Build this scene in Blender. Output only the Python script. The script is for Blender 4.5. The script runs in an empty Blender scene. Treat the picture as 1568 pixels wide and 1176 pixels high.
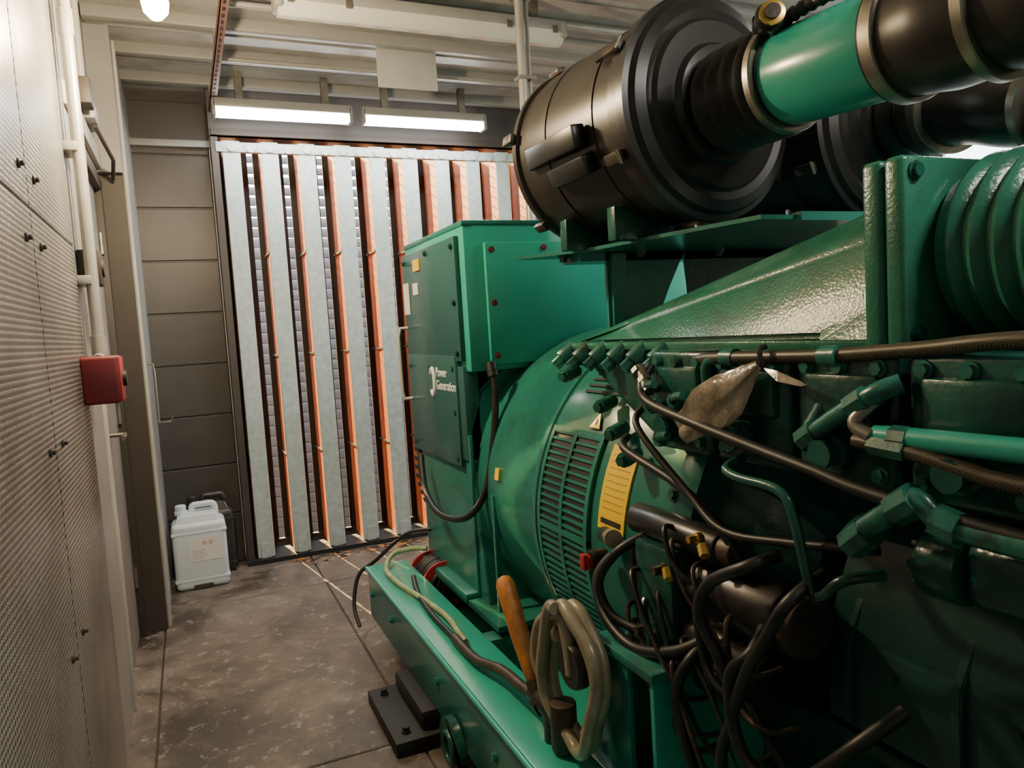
import bpy, bmesh, math, random
from mathutils import Vector, Matrix
random.seed(7)
scene = bpy.context.scene

# ------------------------------------------------------------------ materials
MATS = {}
def nt(name):
    m = bpy.data.materials.new(name); m.use_nodes = True
    n = m.node_tree.nodes; l = m.node_tree.links
    return m, n, l, n["Principled BSDF"]

def pmat(name, col, rough=0.5, metal=0.0, var=0.12, nscale=6.0, bump=0.0, bscale=60.0, dirt=None, dirt_amt=0.5,
         dscale=3.0, emit=None, estr=0.0, coat=0.0, spec=None, alpha=None, trans=0.0):
    if name in MATS: return MATS[name]
    m, n, l, b = nt(name)
    tc = n.new("ShaderNodeTexCoord")
    nz = n.new("ShaderNodeTexNoise"); nz.inputs["Scale"].default_value = nscale; nz.inputs["Detail"].default_value = 5
    l.new(tc.outputs["Object"], nz.inputs["Vector"])
    rp = n.new("ShaderNodeValToRGB")
    c = col
    rp.color_ramp.elements[0].position = 0.3; rp.color_ramp.elements[1].position = 0.7
    rp.color_ramp.elements[0].color = (c[0]*(1-var), c[1]*(1-var), c[2]*(1-var), 1)
    rp.color_ramp.elements[1].color = (min(1,c[0]*(1+var)), min(1,c[1]*(1+var)), min(1,c[2]*(1+var)), 1)
    l.new(nz.outputs["Fac"], rp.inputs["Fac"])
    out = rp.outputs["Color"]
    if dirt:
        n2 = n.new("ShaderNodeTexNoise"); n2.inputs["Scale"].default_value = dscale; n2.inputs["Detail"].default_value = 8
        n2.inputs["Roughness"].default_value = 0.65
        l.new(tc.outputs["Object"], n2.inputs["Vector"])
        r2 = n.new("ShaderNodeValToRGB"); r2.color_ramp.elements[0].position = 0.48; r2.color_ramp.elements[1].position = 0.68
        r2.color_ramp.elements[0].color = (0,0,0,1); r2.color_ramp.elements[1].color = (dirt_amt,)*3+(1,)
        l.new(n2.outputs["Fac"], r2.inputs["Fac"])
        mx = n.new("ShaderNodeMixRGB"); mx.inputs["Color2"].default_value = (*dirt,1)
        l.new(r2.outputs["Color"], mx.inputs["Fac"]); l.new(out, mx.inputs["Color1"]); out = mx.outputs["Color"]
    l.new(out, b.inputs["Base Color"])
    b.inputs["Roughness"].default_value = rough; b.inputs["Metallic"].default_value = metal
    if coat: b.inputs["Coat Weight"].default_value = coat; b.inputs["Coat Roughness"].default_value = 0.15
    if spec is not None: b.inputs["Specular IOR Level"].default_value = spec
    if trans: b.inputs["Transmission Weight"].default_value = trans
    if alpha is not None: b.inputs["Alpha"].default_value = alpha
    if emit:
        b.inputs["Emission Color"].default_value = (*emit,1); b.inputs["Emission Strength"].default_value = estr
    if bump:
        n3 = n.new("ShaderNodeTexNoise"); n3.inputs["Scale"].default_value = bscale; n3.inputs["Detail"].default_value = 3
        l.new(tc.outputs["Object"], n3.inputs["Vector"])
        bp = n.new("ShaderNodeBump"); bp.inputs["Strength"].default_value = bump; bp.inputs["Distance"].default_value = 0.01
        l.new(n3.outputs["Fac"], bp.inputs["Height"]); l.new(bp.outputs["Normal"], b.inputs["Normal"])
    MATS[name] = m
    return m

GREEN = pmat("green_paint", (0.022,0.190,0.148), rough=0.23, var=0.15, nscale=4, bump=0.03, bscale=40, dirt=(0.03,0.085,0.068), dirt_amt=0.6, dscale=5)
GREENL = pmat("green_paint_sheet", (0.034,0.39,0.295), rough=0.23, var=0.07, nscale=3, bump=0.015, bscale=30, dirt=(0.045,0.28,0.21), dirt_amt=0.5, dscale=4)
GREENS = pmat("green_paint_side_shaded", (0.026,0.105,0.098), rough=0.26, var=0.08, nscale=3, bump=0.015, bscale=30)  # same paint as the box front; the side's shade is put into the colour
GREENC = pmat("green_cast", (0.028,0.175,0.112), rough=0.23, var=0.15, nscale=8, bump=0.12, bscale=170, dirt=(0.035,0.08,0.052), dirt_amt=0.6, dscale=6)
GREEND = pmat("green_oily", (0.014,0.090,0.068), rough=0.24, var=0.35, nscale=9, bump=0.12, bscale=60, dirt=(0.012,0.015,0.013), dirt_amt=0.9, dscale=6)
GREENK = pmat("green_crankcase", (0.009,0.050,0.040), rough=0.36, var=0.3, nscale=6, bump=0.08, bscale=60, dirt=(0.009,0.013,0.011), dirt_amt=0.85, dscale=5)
GREENF = pmat("green_fitting", (0.024,0.150,0.110), rough=0.26, var=0.3, nscale=15, bump=0.05, bscale=60, dirt=(0.02,0.025,0.02), dirt_amt=0.85, dscale=18)
BLACKP = pmat("black_plastic", (0.013,0.0125,0.012), rough=0.32, var=0.2, nscale=4, dirt=(0.05,0.04,0.03), dirt_amt=0.3, dscale=4)
BROWNP = pmat("aircleaner_body", (0.026,0.021,0.017), rough=0.33, var=0.3, nscale=5, dirt=(0.085,0.068,0.05), dirt_amt=0.5, dscale=3, bump=0.03, bscale=15)
RUBBER = pmat("rubber", (0.020,0.017,0.015), rough=0.36, var=0.2, nscale=8, dirt=(0.08,0.06,0.04), dirt_amt=0.4, dscale=8)
CABLE = pmat("cable_black", (0.012,0.012,0.012), rough=0.45, dirt=(0.05,0.04,0.03), dirt_amt=0.5, dscale=20)
STEEL = pmat("steel", (0.32,0.29,0.24), rough=0.35, metal=0.9, var=0.3, nscale=20)
RUSTS = pmat("rusty_steel", (0.07,0.050,0.036), rough=0.45, metal=0.3, var=0.4, nscale=15, bump=0.15)
BRASS = pmat("brass", (0.75,0.5,0.12), rough=0.3, metal=0.8)
WHITEP = pmat("white_paint", (0.52,0.53,0.51), rough=0.5, var=0.06, dirt=(0.3,0.28,0.25), dirt_amt=0.5)
GREYP = pmat("grey_paint", (0.29,0.295,0.285), rough=0.42, var=0.08, dirt=(0.18,0.17,0.155), dirt_amt=0.5)
GALV = pmat("galvanised", (0.44,0.51,0.51), rough=0.45, metal=0.0, var=0.12, nscale=25, dirt=(0.30,0.35,0.34), dirt_amt=0.5, dscale=30)
BLADEW = pmat("weather_blade", (0.13,0.09,0.055), rough=0.5, var=0.2, nscale=12)
ORANGE = pmat("blade_side_sunlit", (0.66,0.18,0.010), rough=0.55, var=0.3, nscale=5, dirt=(0.28,0.08,0.015), dirt_amt=0.5, dscale=5)  # warm sunlight on the blade sides, put into the base colour
CONDUIT = pmat("conduit", (0.40,0.39,0.36), rough=0.35, metal=0.3, var=0.1)
DARK = pmat("dark_grey", (0.012,0.012,0.012), rough=0.65)
DARKP = pmat("louvre_gap_shade", (0.02,0.018,0.016), rough=0.7)  # for the added strips that make the louvre gaps dark
JAMB = pmat("jamb_dark", (0.05,0.042,0.036), rough=0.55)
REDP = pmat("red_plastic", (0.17,0.014,0.020), rough=0.45, var=0.1)
REDB = pmat("red_bright", (0.42,0.025,0.03), rough=0.4)
REDR = pmat("red_rail", (0.20,0.09,0.07), rough=0.6)
WOOD = pmat("handle_wood", (0.55,0.22,0.055), rough=0.4, var=0.25, nscale=25, dirt=(0.15,0.07,0.03), dirt_amt=0.6, dscale=15)
HOSEG = pmat("grey_hose", (0.31,0.27,0.19), rough=0.32, var=0.2, dirt=(0.11,0.09,0.06), dirt_amt=0.6, dscale=14, coat=0.3)
JERRY = pmat("jerrycan_hdpe", (0.66,0.74,0.82), rough=0.35, var=0.04)
LABELW = pmat("label_white", (0.8,0.8,0.8), rough=0.5, var=0.02)
YEL = pmat("label_yellow", (0.90,0.60,0.02), rough=0.45, var=0.03)
YELD = pmat("label_yellow_print", (0.55,0.34,0.02), rough=0.45, var=0.03)
BLK = pmat("print_black", (0.02,0.02,0.02), rough=0.6)
BAG = pmat("plastic_bag", (0.33,0.27,0.19), rough=0.22, var=0.45, nscale=25, alpha=0.72, coat=0.6, bump=0.5, bscale=45)
TUBE = pmat("tube_lit", (0.9,0.9,0.85), emit=(1.0,0.98,0.92), estr=26)
BULB = pmat("bulb_lit", (1,0.8,0.5), emit=(1.0,0.66,0.26), estr=80)
DIFF = pmat("diffuser_clear", (0.60,0.62,0.58), rough=0.12, var=0.05)
CEIL = pmat("ceiling_board", (0.36,0.365,0.35), rough=0.4, var=0.25, nscale=2, bump=0.25, bscale=9, dirt=(0.20,0.19,0.175), dirt_amt=0.7, dscale=6)
WALLG = pmat("wall_greybrown", (0.064,0.058,0.055), rough=0.4, var=0.15, nscale=3, bump=0.10, bscale=14)
WALLP = pmat("wall_pale", (0.45,0.47,0.42), rough=0.7)

def mk_braid():
    m, n, l, b = nt("braided_hose")
    tc = n.new("ShaderNodeTexCoord")
    w = n.new("ShaderNodeTexWave"); w.inputs["Scale"].default_value = 120; w.bands_direction='DIAGONAL'
    w.inputs["Distortion"].default_value = 3
    l.new(tc.outputs["Object"], w.inputs["Vector"])
    r = n.new("ShaderNodeValToRGB")
    r.color_ramp.elements[0].color=(0.02,0.018,0.014,1); r.color_ramp.elements[1].color=(0.12,0.10,0.065,1)
    l.new(w.outputs["Fac"], r.inputs["Fac"]); l.new(r.outputs["Color"], b.inputs["Base Color"])
    b.inputs["Roughness"].default_value=0.4; b.inputs["Metallic"].default_value=0.3
    return m
BRAID = mk_braid()

def mk_perf():
    m, n, l, b = nt("perforated_sheet")
    tc = n.new("ShaderNodeTexCoord"); sp = n.new("ShaderNodeSeparateXYZ"); l.new(tc.outputs["Object"], sp.inputs[0])
    def M(op, a, bb=None):
        x = n.new("ShaderNodeMath"); x.operation = op
        for i, v in enumerate((a, bb)):
            if v is None: continue
            if isinstance(v, (int, float)): x.inputs[i].default_value = v
            else: l.new(v, x.inputs[i])
        return x.outputs[0]
    P = 0.0135
    zr = M('DIVIDE', sp.outputs["Z"], P)
    row = M('FLOOR', zr)
    odd = M('MULTIPLY', M('MODULO', M('ADD', row, 1000), 2), 0.5)
    u = M('SUBTRACT', M('FRACT', M('ADD', M('ADD', M('DIVIDE', sp.outputs["Y"], P), 1000), odd)), 0.5)
    v = M('SUBTRACT', M('FRACT', zr), 0.5)
    d = M('SQRT', M('ADD', M('MULTIPLY', u, u), M('MULTIPLY', v, v)))
    r = n.new("ShaderNodeValToRGB"); r.color_ramp.elements[0].position=0.26; r.color_ramp.elements[1].position=0.38
    r.color_ramp.elements[0].color=(0,0,0,1); r.color_ramp.elements[1].color=(1,1,1,1)
    l.new(d, r.inputs["Fac"])
    nz=n.new("ShaderNodeTexNoise"); nz.inputs["Scale"].default_value=2.5; nz.inputs["Detail"].default_value=8; nz.inputs["Roughness"].default_value=0.65
    l.new(tc.outputs["Object"],nz.inputs["Vector"])
    c=n.new("ShaderNodeValToRGB"); c.color_ramp.elements[0].position=.36; c.color_ramp.elements[1].position=.62
    c.color_ramp.elements[0].color=(0.21,0.205,0.19,1); c.color_ramp.elements[1].color=(0.38,0.38,0.36,1)
    l.new(nz.outputs["Fac"],c.inputs["Fac"])
    mx=n.new("ShaderNodeMixRGB"); mx.inputs["Color1"].default_value=(0.035,0.033,0.031,1)
    l.new(r.outputs["Color"],mx.inputs["Fac"]); l.new(c.outputs["Color"],mx.inputs["Color2"]); l.new(mx.outputs["Color"],b.inputs["Base Color"])
    n4=n.new("ShaderNodeTexNoise"); n4.inputs["Scale"].default_value=2.2; n4.inputs["Detail"].default_value=2; l.new(tc.outputs["Object"],n4.inputs["Vector"])
    bp0=n.new("ShaderNodeBump"); bp0.inputs["Strength"].default_value=0.35; bp0.inputs["Distance"].default_value=0.05
    l.new(n4.outputs["Fac"],bp0.inputs["Height"])
    bp=n.new("ShaderNodeBump"); bp.inputs["Strength"].default_value=0.7; bp.inputs["Distance"].default_value=0.003
    l.new(r.outputs["Color"],bp.inputs["Height"]); l.new(bp0.outputs["Normal"],bp.inputs["Normal"]); l.new(bp.outputs["Normal"],b.inputs["Normal"])
    b.inputs["Roughness"].default_value=0.33; b.inputs["Metallic"].default_value=0.4
    return m
PERF = mk_perf()

def mk_floor():
    m, n, l, b = nt("concrete_floor")
    tc = n.new("ShaderNodeTexCoord")
    a=n.new("ShaderNodeTexNoise"); a.inputs["Scale"].default_value=2.0; a.inputs["Detail"].default_value=10; a.inputs["Roughness"].default_value=0.7
    a.inputs["Distortion"].default_value=0.6
    l.new(tc.outputs["Object"],a.inputs["Vector"])
    r=n.new("ShaderNodeValToRGB"); e=r.color_ramp.elements
    e[0].position=0.40; e[0].color=(0.045,0.037,0.031,1); e[1].position=0.66; e[1].color=(0.22,0.195,0.170,1)
    k=r.color_ramp.elements.new(0.5); k.color=(0.110,0.090,0.075,1)
    l.new(a.outputs["Fac"],r.inputs["Fac"])
    s=n.new("ShaderNodeTexNoise"); s.inputs["Scale"].default_value=13; s.inputs["Detail"].default_value=12; s.inputs["Roughness"].default_value=0.8
    l.new(tc.outputs["Object"],s.inputs["Vector"])
    r2=n.new("ShaderNodeValToRGB"); r2.color_ramp.elements[0].position=0.55; r2.color_ramp.elements[1].position=0.60
    r2.color_ramp.elements[0].color=(0,0,0,1); r2.color_ramp.elements[1].color=(.6,.6,.6,1)
    l.new(s.outputs["Fac"],r2.inputs["Fac"])
    mx=n.new("ShaderNodeMixRGB"); mx.inputs["Color2"].default_value=(0.33,0.315,0.29,1)
    l.new(r2.outputs["Color"],mx.inputs["Fac"]); l.new(r.outputs["Color"],mx.inputs["Color1"]); l.new(mx.outputs["Color"],b.inputs["Base Color"])
    rr=n.new("ShaderNodeMapRange"); rr.inputs["From Min"].default_value=0.38; rr.inputs["From Max"].default_value=0.6
    rr.inputs["To Min"].default_value=0.42; rr.inputs["To Max"].default_value=0.75
    l.new(a.outputs["Fac"],rr.inputs["Value"]); l.new(rr.outputs[0],b.inputs["Roughness"])
    bp=n.new("ShaderNodeBump"); bp.inputs["Strength"].default_value=0.5; bp.inputs["Distance"].default_value=0.006
    l.new(s.outputs["Fac"],bp.inputs["Height"]); l.new(bp.outputs["Normal"],b.inputs["Normal"])
    return m
FLOOR = mk_floor()

# ------------------------------------------------------------------ builder
class B:
    def __init__(s, name, parent=None, loc=None):
        s.name=name; s.bm=bmesh.new(); s.mats=[]; s.parent=parent
    def mi(s, mat):
        if mat not in s.mats: s.mats.append(mat)
        return s.mats.index(mat)
    def merge(s, t, mat, mtx=None):
        i=s.mi(mat)
        if mtx is not None: bmesh.ops.transform(t, matrix=mtx, verts=t.verts)
        bmesh.ops.recalc_face_normals(t, faces=t.faces)
        for f in t.faces: f.material_index=i
        me=bpy.data.meshes.new("tmp"); t.to_mesh(me); t.free()
        s.bm.from_mesh(me); bpy.data.meshes.remove(me)
    def box(s, lo, hi, mat, bev=0.0, rot=None, seg=2):
        t=bmesh.new(); bmesh.ops.create_cube(t, size=1)
        lo=Vector(lo); hi=Vector(hi); c=(lo+hi)/2; d=hi-lo
        bmesh.ops.transform(t, matrix=Matrix.Diagonal((*d,1)), verts=t.verts)
        if bev>0: bmesh.ops.bevel(t, geom=t.edges[:], offset=bev, segments=seg, affect='EDGES', profile=0.5)
        m=Matrix.Translation(c)
        if rot is not None: m=m @ rot.to_4x4()
        s.merge(t, mat, m); return s
    def prism(s, pts, axis, lo, hi, mat, bev=0.0):
        t=bmesh.new()
        def P(u,v,w):
            return {'x':(w,u,v),'y':(u,w,v),'z':(u,v,w)}[axis]
        a=[t.verts.new(P(u,v,lo)) for u,v in pts]; b=[t.verts.new(P(u,v,hi)) for u,v in pts]
        n=len(pts); t.faces.new(a); t.faces.new(b[::-1])
        for i in range(n): t.faces.new((a[i],b[i],b[(i+1)%n],a[(i+1)%n]))
        if bev>0: bmesh.ops.bevel(t, geom=t.edges[:], offset=bev, segments=2, affect='EDGES')
        s.merge(t, mat); return s
    def hull(s, pts, mat, bev=0.0):
        t=bmesh.new()
        for p in pts: t.verts.new(p)
        bmesh.ops.convex_hull(t, input=t.verts)
        bmesh.ops.dissolve_limit(t, angle_limit=0.02, verts=t.verts, edges=t.edges)
        if bev>0: bmesh.ops.bevel(t, geom=t.edges[:], offset=bev, segments=3, affect='EDGES')
        s.merge(t, mat); return s
    def lathe(s, p0, p1, prof, mat, seg=40, a0=0, a1=360):
        p0=Vector(p0); p1=Vector(p1); ax=(p1-p0).normalized()
        q=ax.to_track_quat('Z','Y').to_matrix()
        ex=q@Vector((1,0,0)); ey=q@Vector((0,1,0))
        t=bmesh.new(); rings=[]
        for d,r in prof:
            c=p0+ax*d
            if r<1e-6: rings.append([t.verts.new(c)])
            else: rings.append([t.verts.new(c+ex*r*math.cos(2*math.pi*k/seg)+ey*r*math.sin(2*math.pi*k/seg)) for k in range(seg)])
        for i in range(len(rings)-1):
            A,Bq=rings[i],rings[i+1]
            for k in range(seg):
                k2=(k+1)%seg
                if len(A)==1 and len(Bq)==1: continue
                if len(A)==1: t.faces.new((A[0],Bq[k],Bq[k2]))
                elif len(Bq)==1: t.faces.new((A[k],Bq[0],A[k2]))
                else: t.faces.new((A[k],Bq[k],Bq[k2],A[k2]))
        if len(rings[0])>1: t.faces.new(rings[0][::-1])
        if len(rings[-1])>1: t.faces.new(rings[-1])
        s.merge(t, mat); return s
    def cyl(s, p0, p1, r, mat, r1=None, seg=24, bev=0.0):
        L=(Vector(p1)-Vector(p0)).length; r1=r if r1 is None else r1
        if bev>0: pr=[(0,r-bev),(bev*0.3,r-bev*0.3),(bev,r),(L-bev,r1),(L-bev*.3,r1-bev*.3),(L,r1-bev)]
        else: pr=[(0,r),(L,r1)]
        return s.lathe(p0,p1,pr,mat,seg)
    def tube(s, pts, r, mat, smooth=True, closed=False, seg=12, sub=8, ribs=0, ribamp=0.0):
        P=[Vector(p) for p in pts]; n=len(P)
        if smooth and n>2:
            out=[]
            rng=range(n if closed else n-1)
            for i in rng:
                if closed: a,b,c,d=P[(i-1)%n],P[i],P[(i+1)%n],P[(i+2)%n]
                else: a,b,c,d=P[max(i-1,0)],P[i],P[i+1],P[min(i+2,n-1)]
                for k in range(sub):
                    u=k/sub
                    out.append(0.5*((2*b)+(c-a)*u+(2*a-5*b+4*c-d)*u*u+(3*b-a-3*c+d)*u**3))
            if not closed: out.append(P[-1])
            P=out
        n=len(P); t=bmesh.new(); rings=[]
        prev=None; N=None
        for i in range(n):
            if closed: tg=(P[(i+1)%n]-P[i-1])
            else: tg=P[min(i+1,n-1)]-P[max(i-1,0)]
            tg.normalize()
            if N is None:
                N=tg.orthogonal().normalized()
            else:
                N=(N-tg*N.dot(tg))
                if N.length<1e-6: N=tg.orthogonal()
                N.normalize()
            Bn=tg.cross(N)
            rr=r(i/(n-1)) if callable(r) else r
            if ribs: rr+=ribamp*(0.5+0.5*math.cos(2*math.pi*ribs*i/(n-1)))
            rings.append([t.verts.new(P[i]+N*rr*math.cos(2*math.pi*k/seg)+Bn*rr*math.sin(2*math.pi*k/seg)) for k in range(seg)])
        m=n if closed else n-1
        for i in range(m):
            A,C=rings[i],rings[(i+1)%n]
            for k in range(seg): t.faces.new((A[k],C[k],C[(k+1)%seg],A[(k+1)%seg]))
        if not closed: t.faces.new(rings[0][::-1]); t.faces.new(rings[-1])
        s.merge(t, mat); return s
    def bolt(s, p, d, r=0.012, h=0.012, mat=None):
        p=Vector(p); d=Vector(d).normalized(); mat=mat or GREEN
        s.cyl(p-d*0.002,p+d*h*0.35,r*1.35,mat,seg=14)
        s.cyl(p,p+d*h,r,mat,seg=6)
        return s
    def done(s):
        me=bpy.data.meshes.new(s.name); s.bm.to_mesh(me); s.bm.free()
        for m in s.mats: me.materials.append(m)
        me.polygons.foreach_set("use_smooth",[True]*len(me.polygons))
        try: me.set_sharp_from_angle(angle=math.radians(32))
        except Exception: pass
        o=bpy.data.objects.new(s.name, me); scene.collection.objects.link(o)
        if s.parent: o.parent=s.parent
        return o
def empty(name):
    e=bpy.data.objects.new(name,None); scene.collection.objects.link(e); e.empty_display_size=0.1; return e
def R(axis,deg): return Matrix.Rotation(math.radians(deg),3,axis)

# ------------------------------------------------------------------ room shell
XR=4.2; YB=-2.2; YF=5.0; ZC=2.95
b=B("floor")
b.box((-0.5,YB-0.1,-0.12),(XR+0.1,YF+0.6,-0.008),JAMB)
xs=[-0.5,-0.215,0.62,2.4,XR+0.1]; ys=[YB-0.1,0.6,2.42,4.25,YF+0.6]
g=0.0035
for i in range(len(xs)-1):
    for j in range(len(ys)-1):
        b.box((xs[i]+g,ys[j]+g,-0.1),(xs[i+1]-g,ys[j+1]-g,0.0),FLOOR,bev=0.004,seg=1)
b.done()

b=B("ceiling")
b.box((-0.5,YB-0.1,ZC+0.0),(XR+0.1,YF+0.1,ZC+0.12),CEIL)
y=4.72
while y>-2:
    b.box((-0.3,y-0.03,ZC-0.055),(XR,y+0.03,ZC+0.002),GREYP,bev=0.006)
    b.box((-0.3,y-0.235,ZC-0.008),(XR,y-0.228,ZC+0.002),GREYP)
    y-=0.42
b.done()

b=B("wall_left")
b.box((-0.5,YB-0.1,0),(-0.36,YF+0.1,ZC),GREYP)
ycuts=[YB,-1.2,-0.1,0.95,2.02,2.75]
for i in range(len(ycuts)-1):
    for (z0,z1) in ((0.02,1.7385),(1.7415,ZC-0.02)):
        b.box((-0.36,ycuts[i]+0.002,z0),(-0.30,ycuts[i+1]-0.002,z1),PERF,bev=0.003,seg=1)
b.box((-0.36,2.75,0),(-0.315,2.78,ZC),JAMB)
b.box((-0.36,2.78,0),(-0.305,3.15,ZC),GREYP)
b.box((-0.36,3.15,2.2),(-0.305,4.0,ZC),GREYP)
for yy in (2.11,1.93,0.86,1.04,-0.2):
    for zz in (0.22,0.70,1.18,1.66,1.82,2.3,2.8):
        b.lathe((-0.30,yy,zz),(-0.27,yy,zz),[(0,0.011),(0.004,0.011),(0.006,0.006),(0.012,0.006),(0.015,0.0)],JAMB,seg=12)
b.done()
b=B("wall_left_pier")
b.box((-0.36,4.0,0.0),(-0.20,4.03,2.86),JAMB)
b.box((-0.36,4.03,0.0),(-0.195,YF,2.86),GREYP)
b.box((-0.197,4.03,0),(-0.185,4.09,2.86),WHITEP,bev=0.003)
b.done()
b=B("wall_left_header")
b.box((-0.305,3.95,2.23),(-0.2,3.998,2.9),GREYP)
b.box((-0.305,2.93,2.24),(-0.285,3.95,2.32),WHITEP,bev=0.004)
b.done()
b=B("wall_back")
b.box((-0.5,YF,0),(0.24,YF+0.12,ZC),WALLG)
for i,z in enumerate([0.0,0.32,0.64,0.96,1.28,1.6,1.92,2.24,2.56]):
    b.box((-0.2,YF-0.012,z+0.004),(0.235,YF+0.001,min(z+0.316,ZC)),WALLG,bev=0.004,seg=1)
b.done()
b=B("trim_1")
b.box((0.24,YF-0.12,2.66),(XR+0.1,YF+0.12,ZC),WALLG)
b.box((0.25,4.86,2.66),(XR,4.92,2.70),JAMB)
b.done()
b=B("trim_2")
b.box((0.24,YF-0.17,0.0),(XR+0.1,YF+0.3,0.028),DARK)
b.done()
b=B("wall_right")
b.box((XR,YB-0.1,0),(XR+0.12,1.6,ZC),WALLP)
b.box((XR,3.6,0),(XR+0.12,YF+0.1,ZC),WALLP)
b.box((XR,1.6,0),(XR+0.12,3.6,1.4),WALLP)
b.box((XR,1.6,2.65),(XR+0.12,3.6,ZC),WALLP)
b.done()
b=B("window_1")
for y0 in (1.6,2.6,3.56): b.box((XR+0.02,y0,1.4),(XR+0.08,y0+0.04,2.65),WHITEP)
for z0 in (1.4,2.05,2.61): b.box((XR+0.025,1.62,z0),(XR+0.075,3.58,z0+0.04),WHITEP)
b.done()
b=B("wall_front")
b.box((-0.5,YB-0.12,0),(XR+0.1,YB,ZC),WALLP); b.done()

# ------------------------------------------------------------------ acoustic louvre
LY=4.87
b=B("acoustic_louvre")
x=0.358; n=0
while x<XR-0.1:
    w=0.052
    b.box((x-w,LY,0.03),(x+w,LY+0.018,2.63),GALV,bev=0.004,seg=1)
    b.prism([(x-w+0.002,LY+0.018),(x+w-0.002,LY+0.018),(x+w-0.01,LY+0.30),(x-w+0.012,LY+0.30)],'z',0.03,2.63,ORANGE)
    for zj in (0.66,1.3,1.95):
        b.box((x-w-0.002,LY+0.02,zj),(x-w+0.004,LY+0.29,zj+0.012),DARK)
    b.box((x-w*0.55,LY-0.006,0.03),(x+w*0.55,LY+0.0,0.12),GALV)
    b.cyl((x+0.1125,LY-0.022,2.585),(x+0.1125,LY-0.008,2.585),0.028,GALV,seg=18)
    b.cyl((x,LY-0.022,2.585),(x,LY-0.002,2.585),0.022,GALV,seg=18)
    gc=x+0.1125
    if x+0.225<XR: b.box((gc+0.036,LY+0.315,0.03),(gc+0.225+0.000,LY+0.33,2.63),DARKP)  # added dark strip behind each gap: keeps it black, leaves a sun slot
    x+=0.225; n+=1
b.box((0.25,LY+0.315,0.03),(0.358+0.1125+0.0,LY+0.33,2.63),DARKP)
b.box((0.27,LY-0.01,2.56),(XR-0.01,LY+0.03,2.62),GALV,bev=0.004)
b.box((0.245,LY,0.03),(0.285,LY+0.3,2.65),JAMB)
z=0.10
while z<2.72:
    b.box((0.25,LY+0.33,z),(XR-0.01,LY+0.56,z+0.005),BLADEW,rot=R('X',22.8))
    z+=0.070
b.box((0.25,LY+0.29,0.03),(XR-0.01,LY+0.31,0.06),JAMB)
b.done()

# ------------------------------------------------------------------ left wall fittings
d=empty("door_1")
b=B("leaf",d)
b.box((-0.355,3.2,0.01),(-0.325,3.96,2.15),GREYP,bev=0.003)
b.done()
b=B("frame",d)
b.box((-0.36,3.15,0),(-0.295,3.2,2.2),WHITEP,bev=0.004)
b.box((-0.36,3.96,0),(-0.295,4.0,2.2),JAMB,bev=0.004)
b.box((-0.36,3.15,2.15),(-0.295,4.0,2.2),JAMB,bev=0.004)
for z in (0.3,1.1,1.9): b.cyl((-0.318,3.95,z-0.05),(-0.318,3.95,z+0.05),0.01,STEEL)
b.done()
b=B("handle",d)
b.box((-0.326,3.42,0.97),(-0.318,3.47,1.10),STEEL,bev=0.003)
b.tube([(-0.32,3.45,1.05),(-0.27,3.45,1.05),(-0.262,3.44,1.05),(-0.26,3.33,1.045)],0.009,STEEL)
b.lathe((-0.326,3.4,1.52),(-0.30,3.4,1.52),[(0,0.03),(0.01,0.03),(0.014,0.012),(0.02,0.01)],STEEL)
b.done()
b=B("closer",d)
b.box((-0.305,3.42,2.33),(-0.25,3.65,2.40),GREYP,bev=0.006)
b.tube([(-0.26,3.5,2.32),(-0.22,3.75,2.24),(-0.24,3.95,2.2)],0.009,JAMB,smooth=False)
b.done()

b=B("conduit_pipe")
b.cyl((-0.262,2.80,1.385),(-0.262,2.80,2.95),0.019,CONDUIT)
b.cyl((-0.262,2.80,1.385),(-0.262,2.80,1.45),0.024,CONDUIT)
b.cyl((-0.262,2.80,2.42),(-0.262,2.80,2.50),0.023,CONDUIT)
b.cyl((-0.275,2.87,1.70),(-0.275,2.87,2.95),0.010,CONDUIT)
for z in (1.62,2.05,2.7):
    b.box((-0.305,2.775,z),(-0.262,2.9,z+0.03),CONDUIT,bev=0.003)
b.box((-0.305,2.83,1.62),(-0.235,2.91,1.74),JAMB,bev=0.006)
b.cyl((-0.235,2.87,1.68),(-0.228,2.87,1.68),0.03,JAMB)
b.done()
b=B("conduit_pipe")
b.cyl((-0.275,3.3,2.43),(-0.275,3.3,2.95),0.014,CONDUIT)
b.box((-0.305,3.25,2.34),(-0.245,3.36,2.44),JAMB,bev=0.006)
b.done()
b=B("emergency_stop_box")
b.box((-0.305,2.60,1.235),(-0.195,2.74,1.385),REDP,bev=0.012,seg=3)
b.box((-0.20,2.605,1.24),(-0.192,2.735,1.38),REDB,bev=0.003)
b.cyl((-0.195,2.67,1.31),(-0.18,2.67,1.31),0.025,BLK)
b.cyl((-0.262,2.72,1.37),(-0.262,2.77,1.375),0.02,CONDUIT)
b.done()
b=B("latch_hook")
b.tube([(-0.19,4.15,1.32),(-0.16,4.15,1.32),(-0.155,4.15,1.28),(-0.155,4.15,1.02),(-0.10,4.16,1.02),(-0.09,4.16,1.045)],0.005,STEEL,smooth=False,seg=8)
b.box((-0.196,4.12,1.29),(-0.186,4.18,1.35),STEEL); b.done()
b=B("cable_trunking")
b.box((-0.2,YF-0.06,2.60),(0.25,YF-0.012,2.64),GREYP,bev=0.003); b.done()

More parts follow.
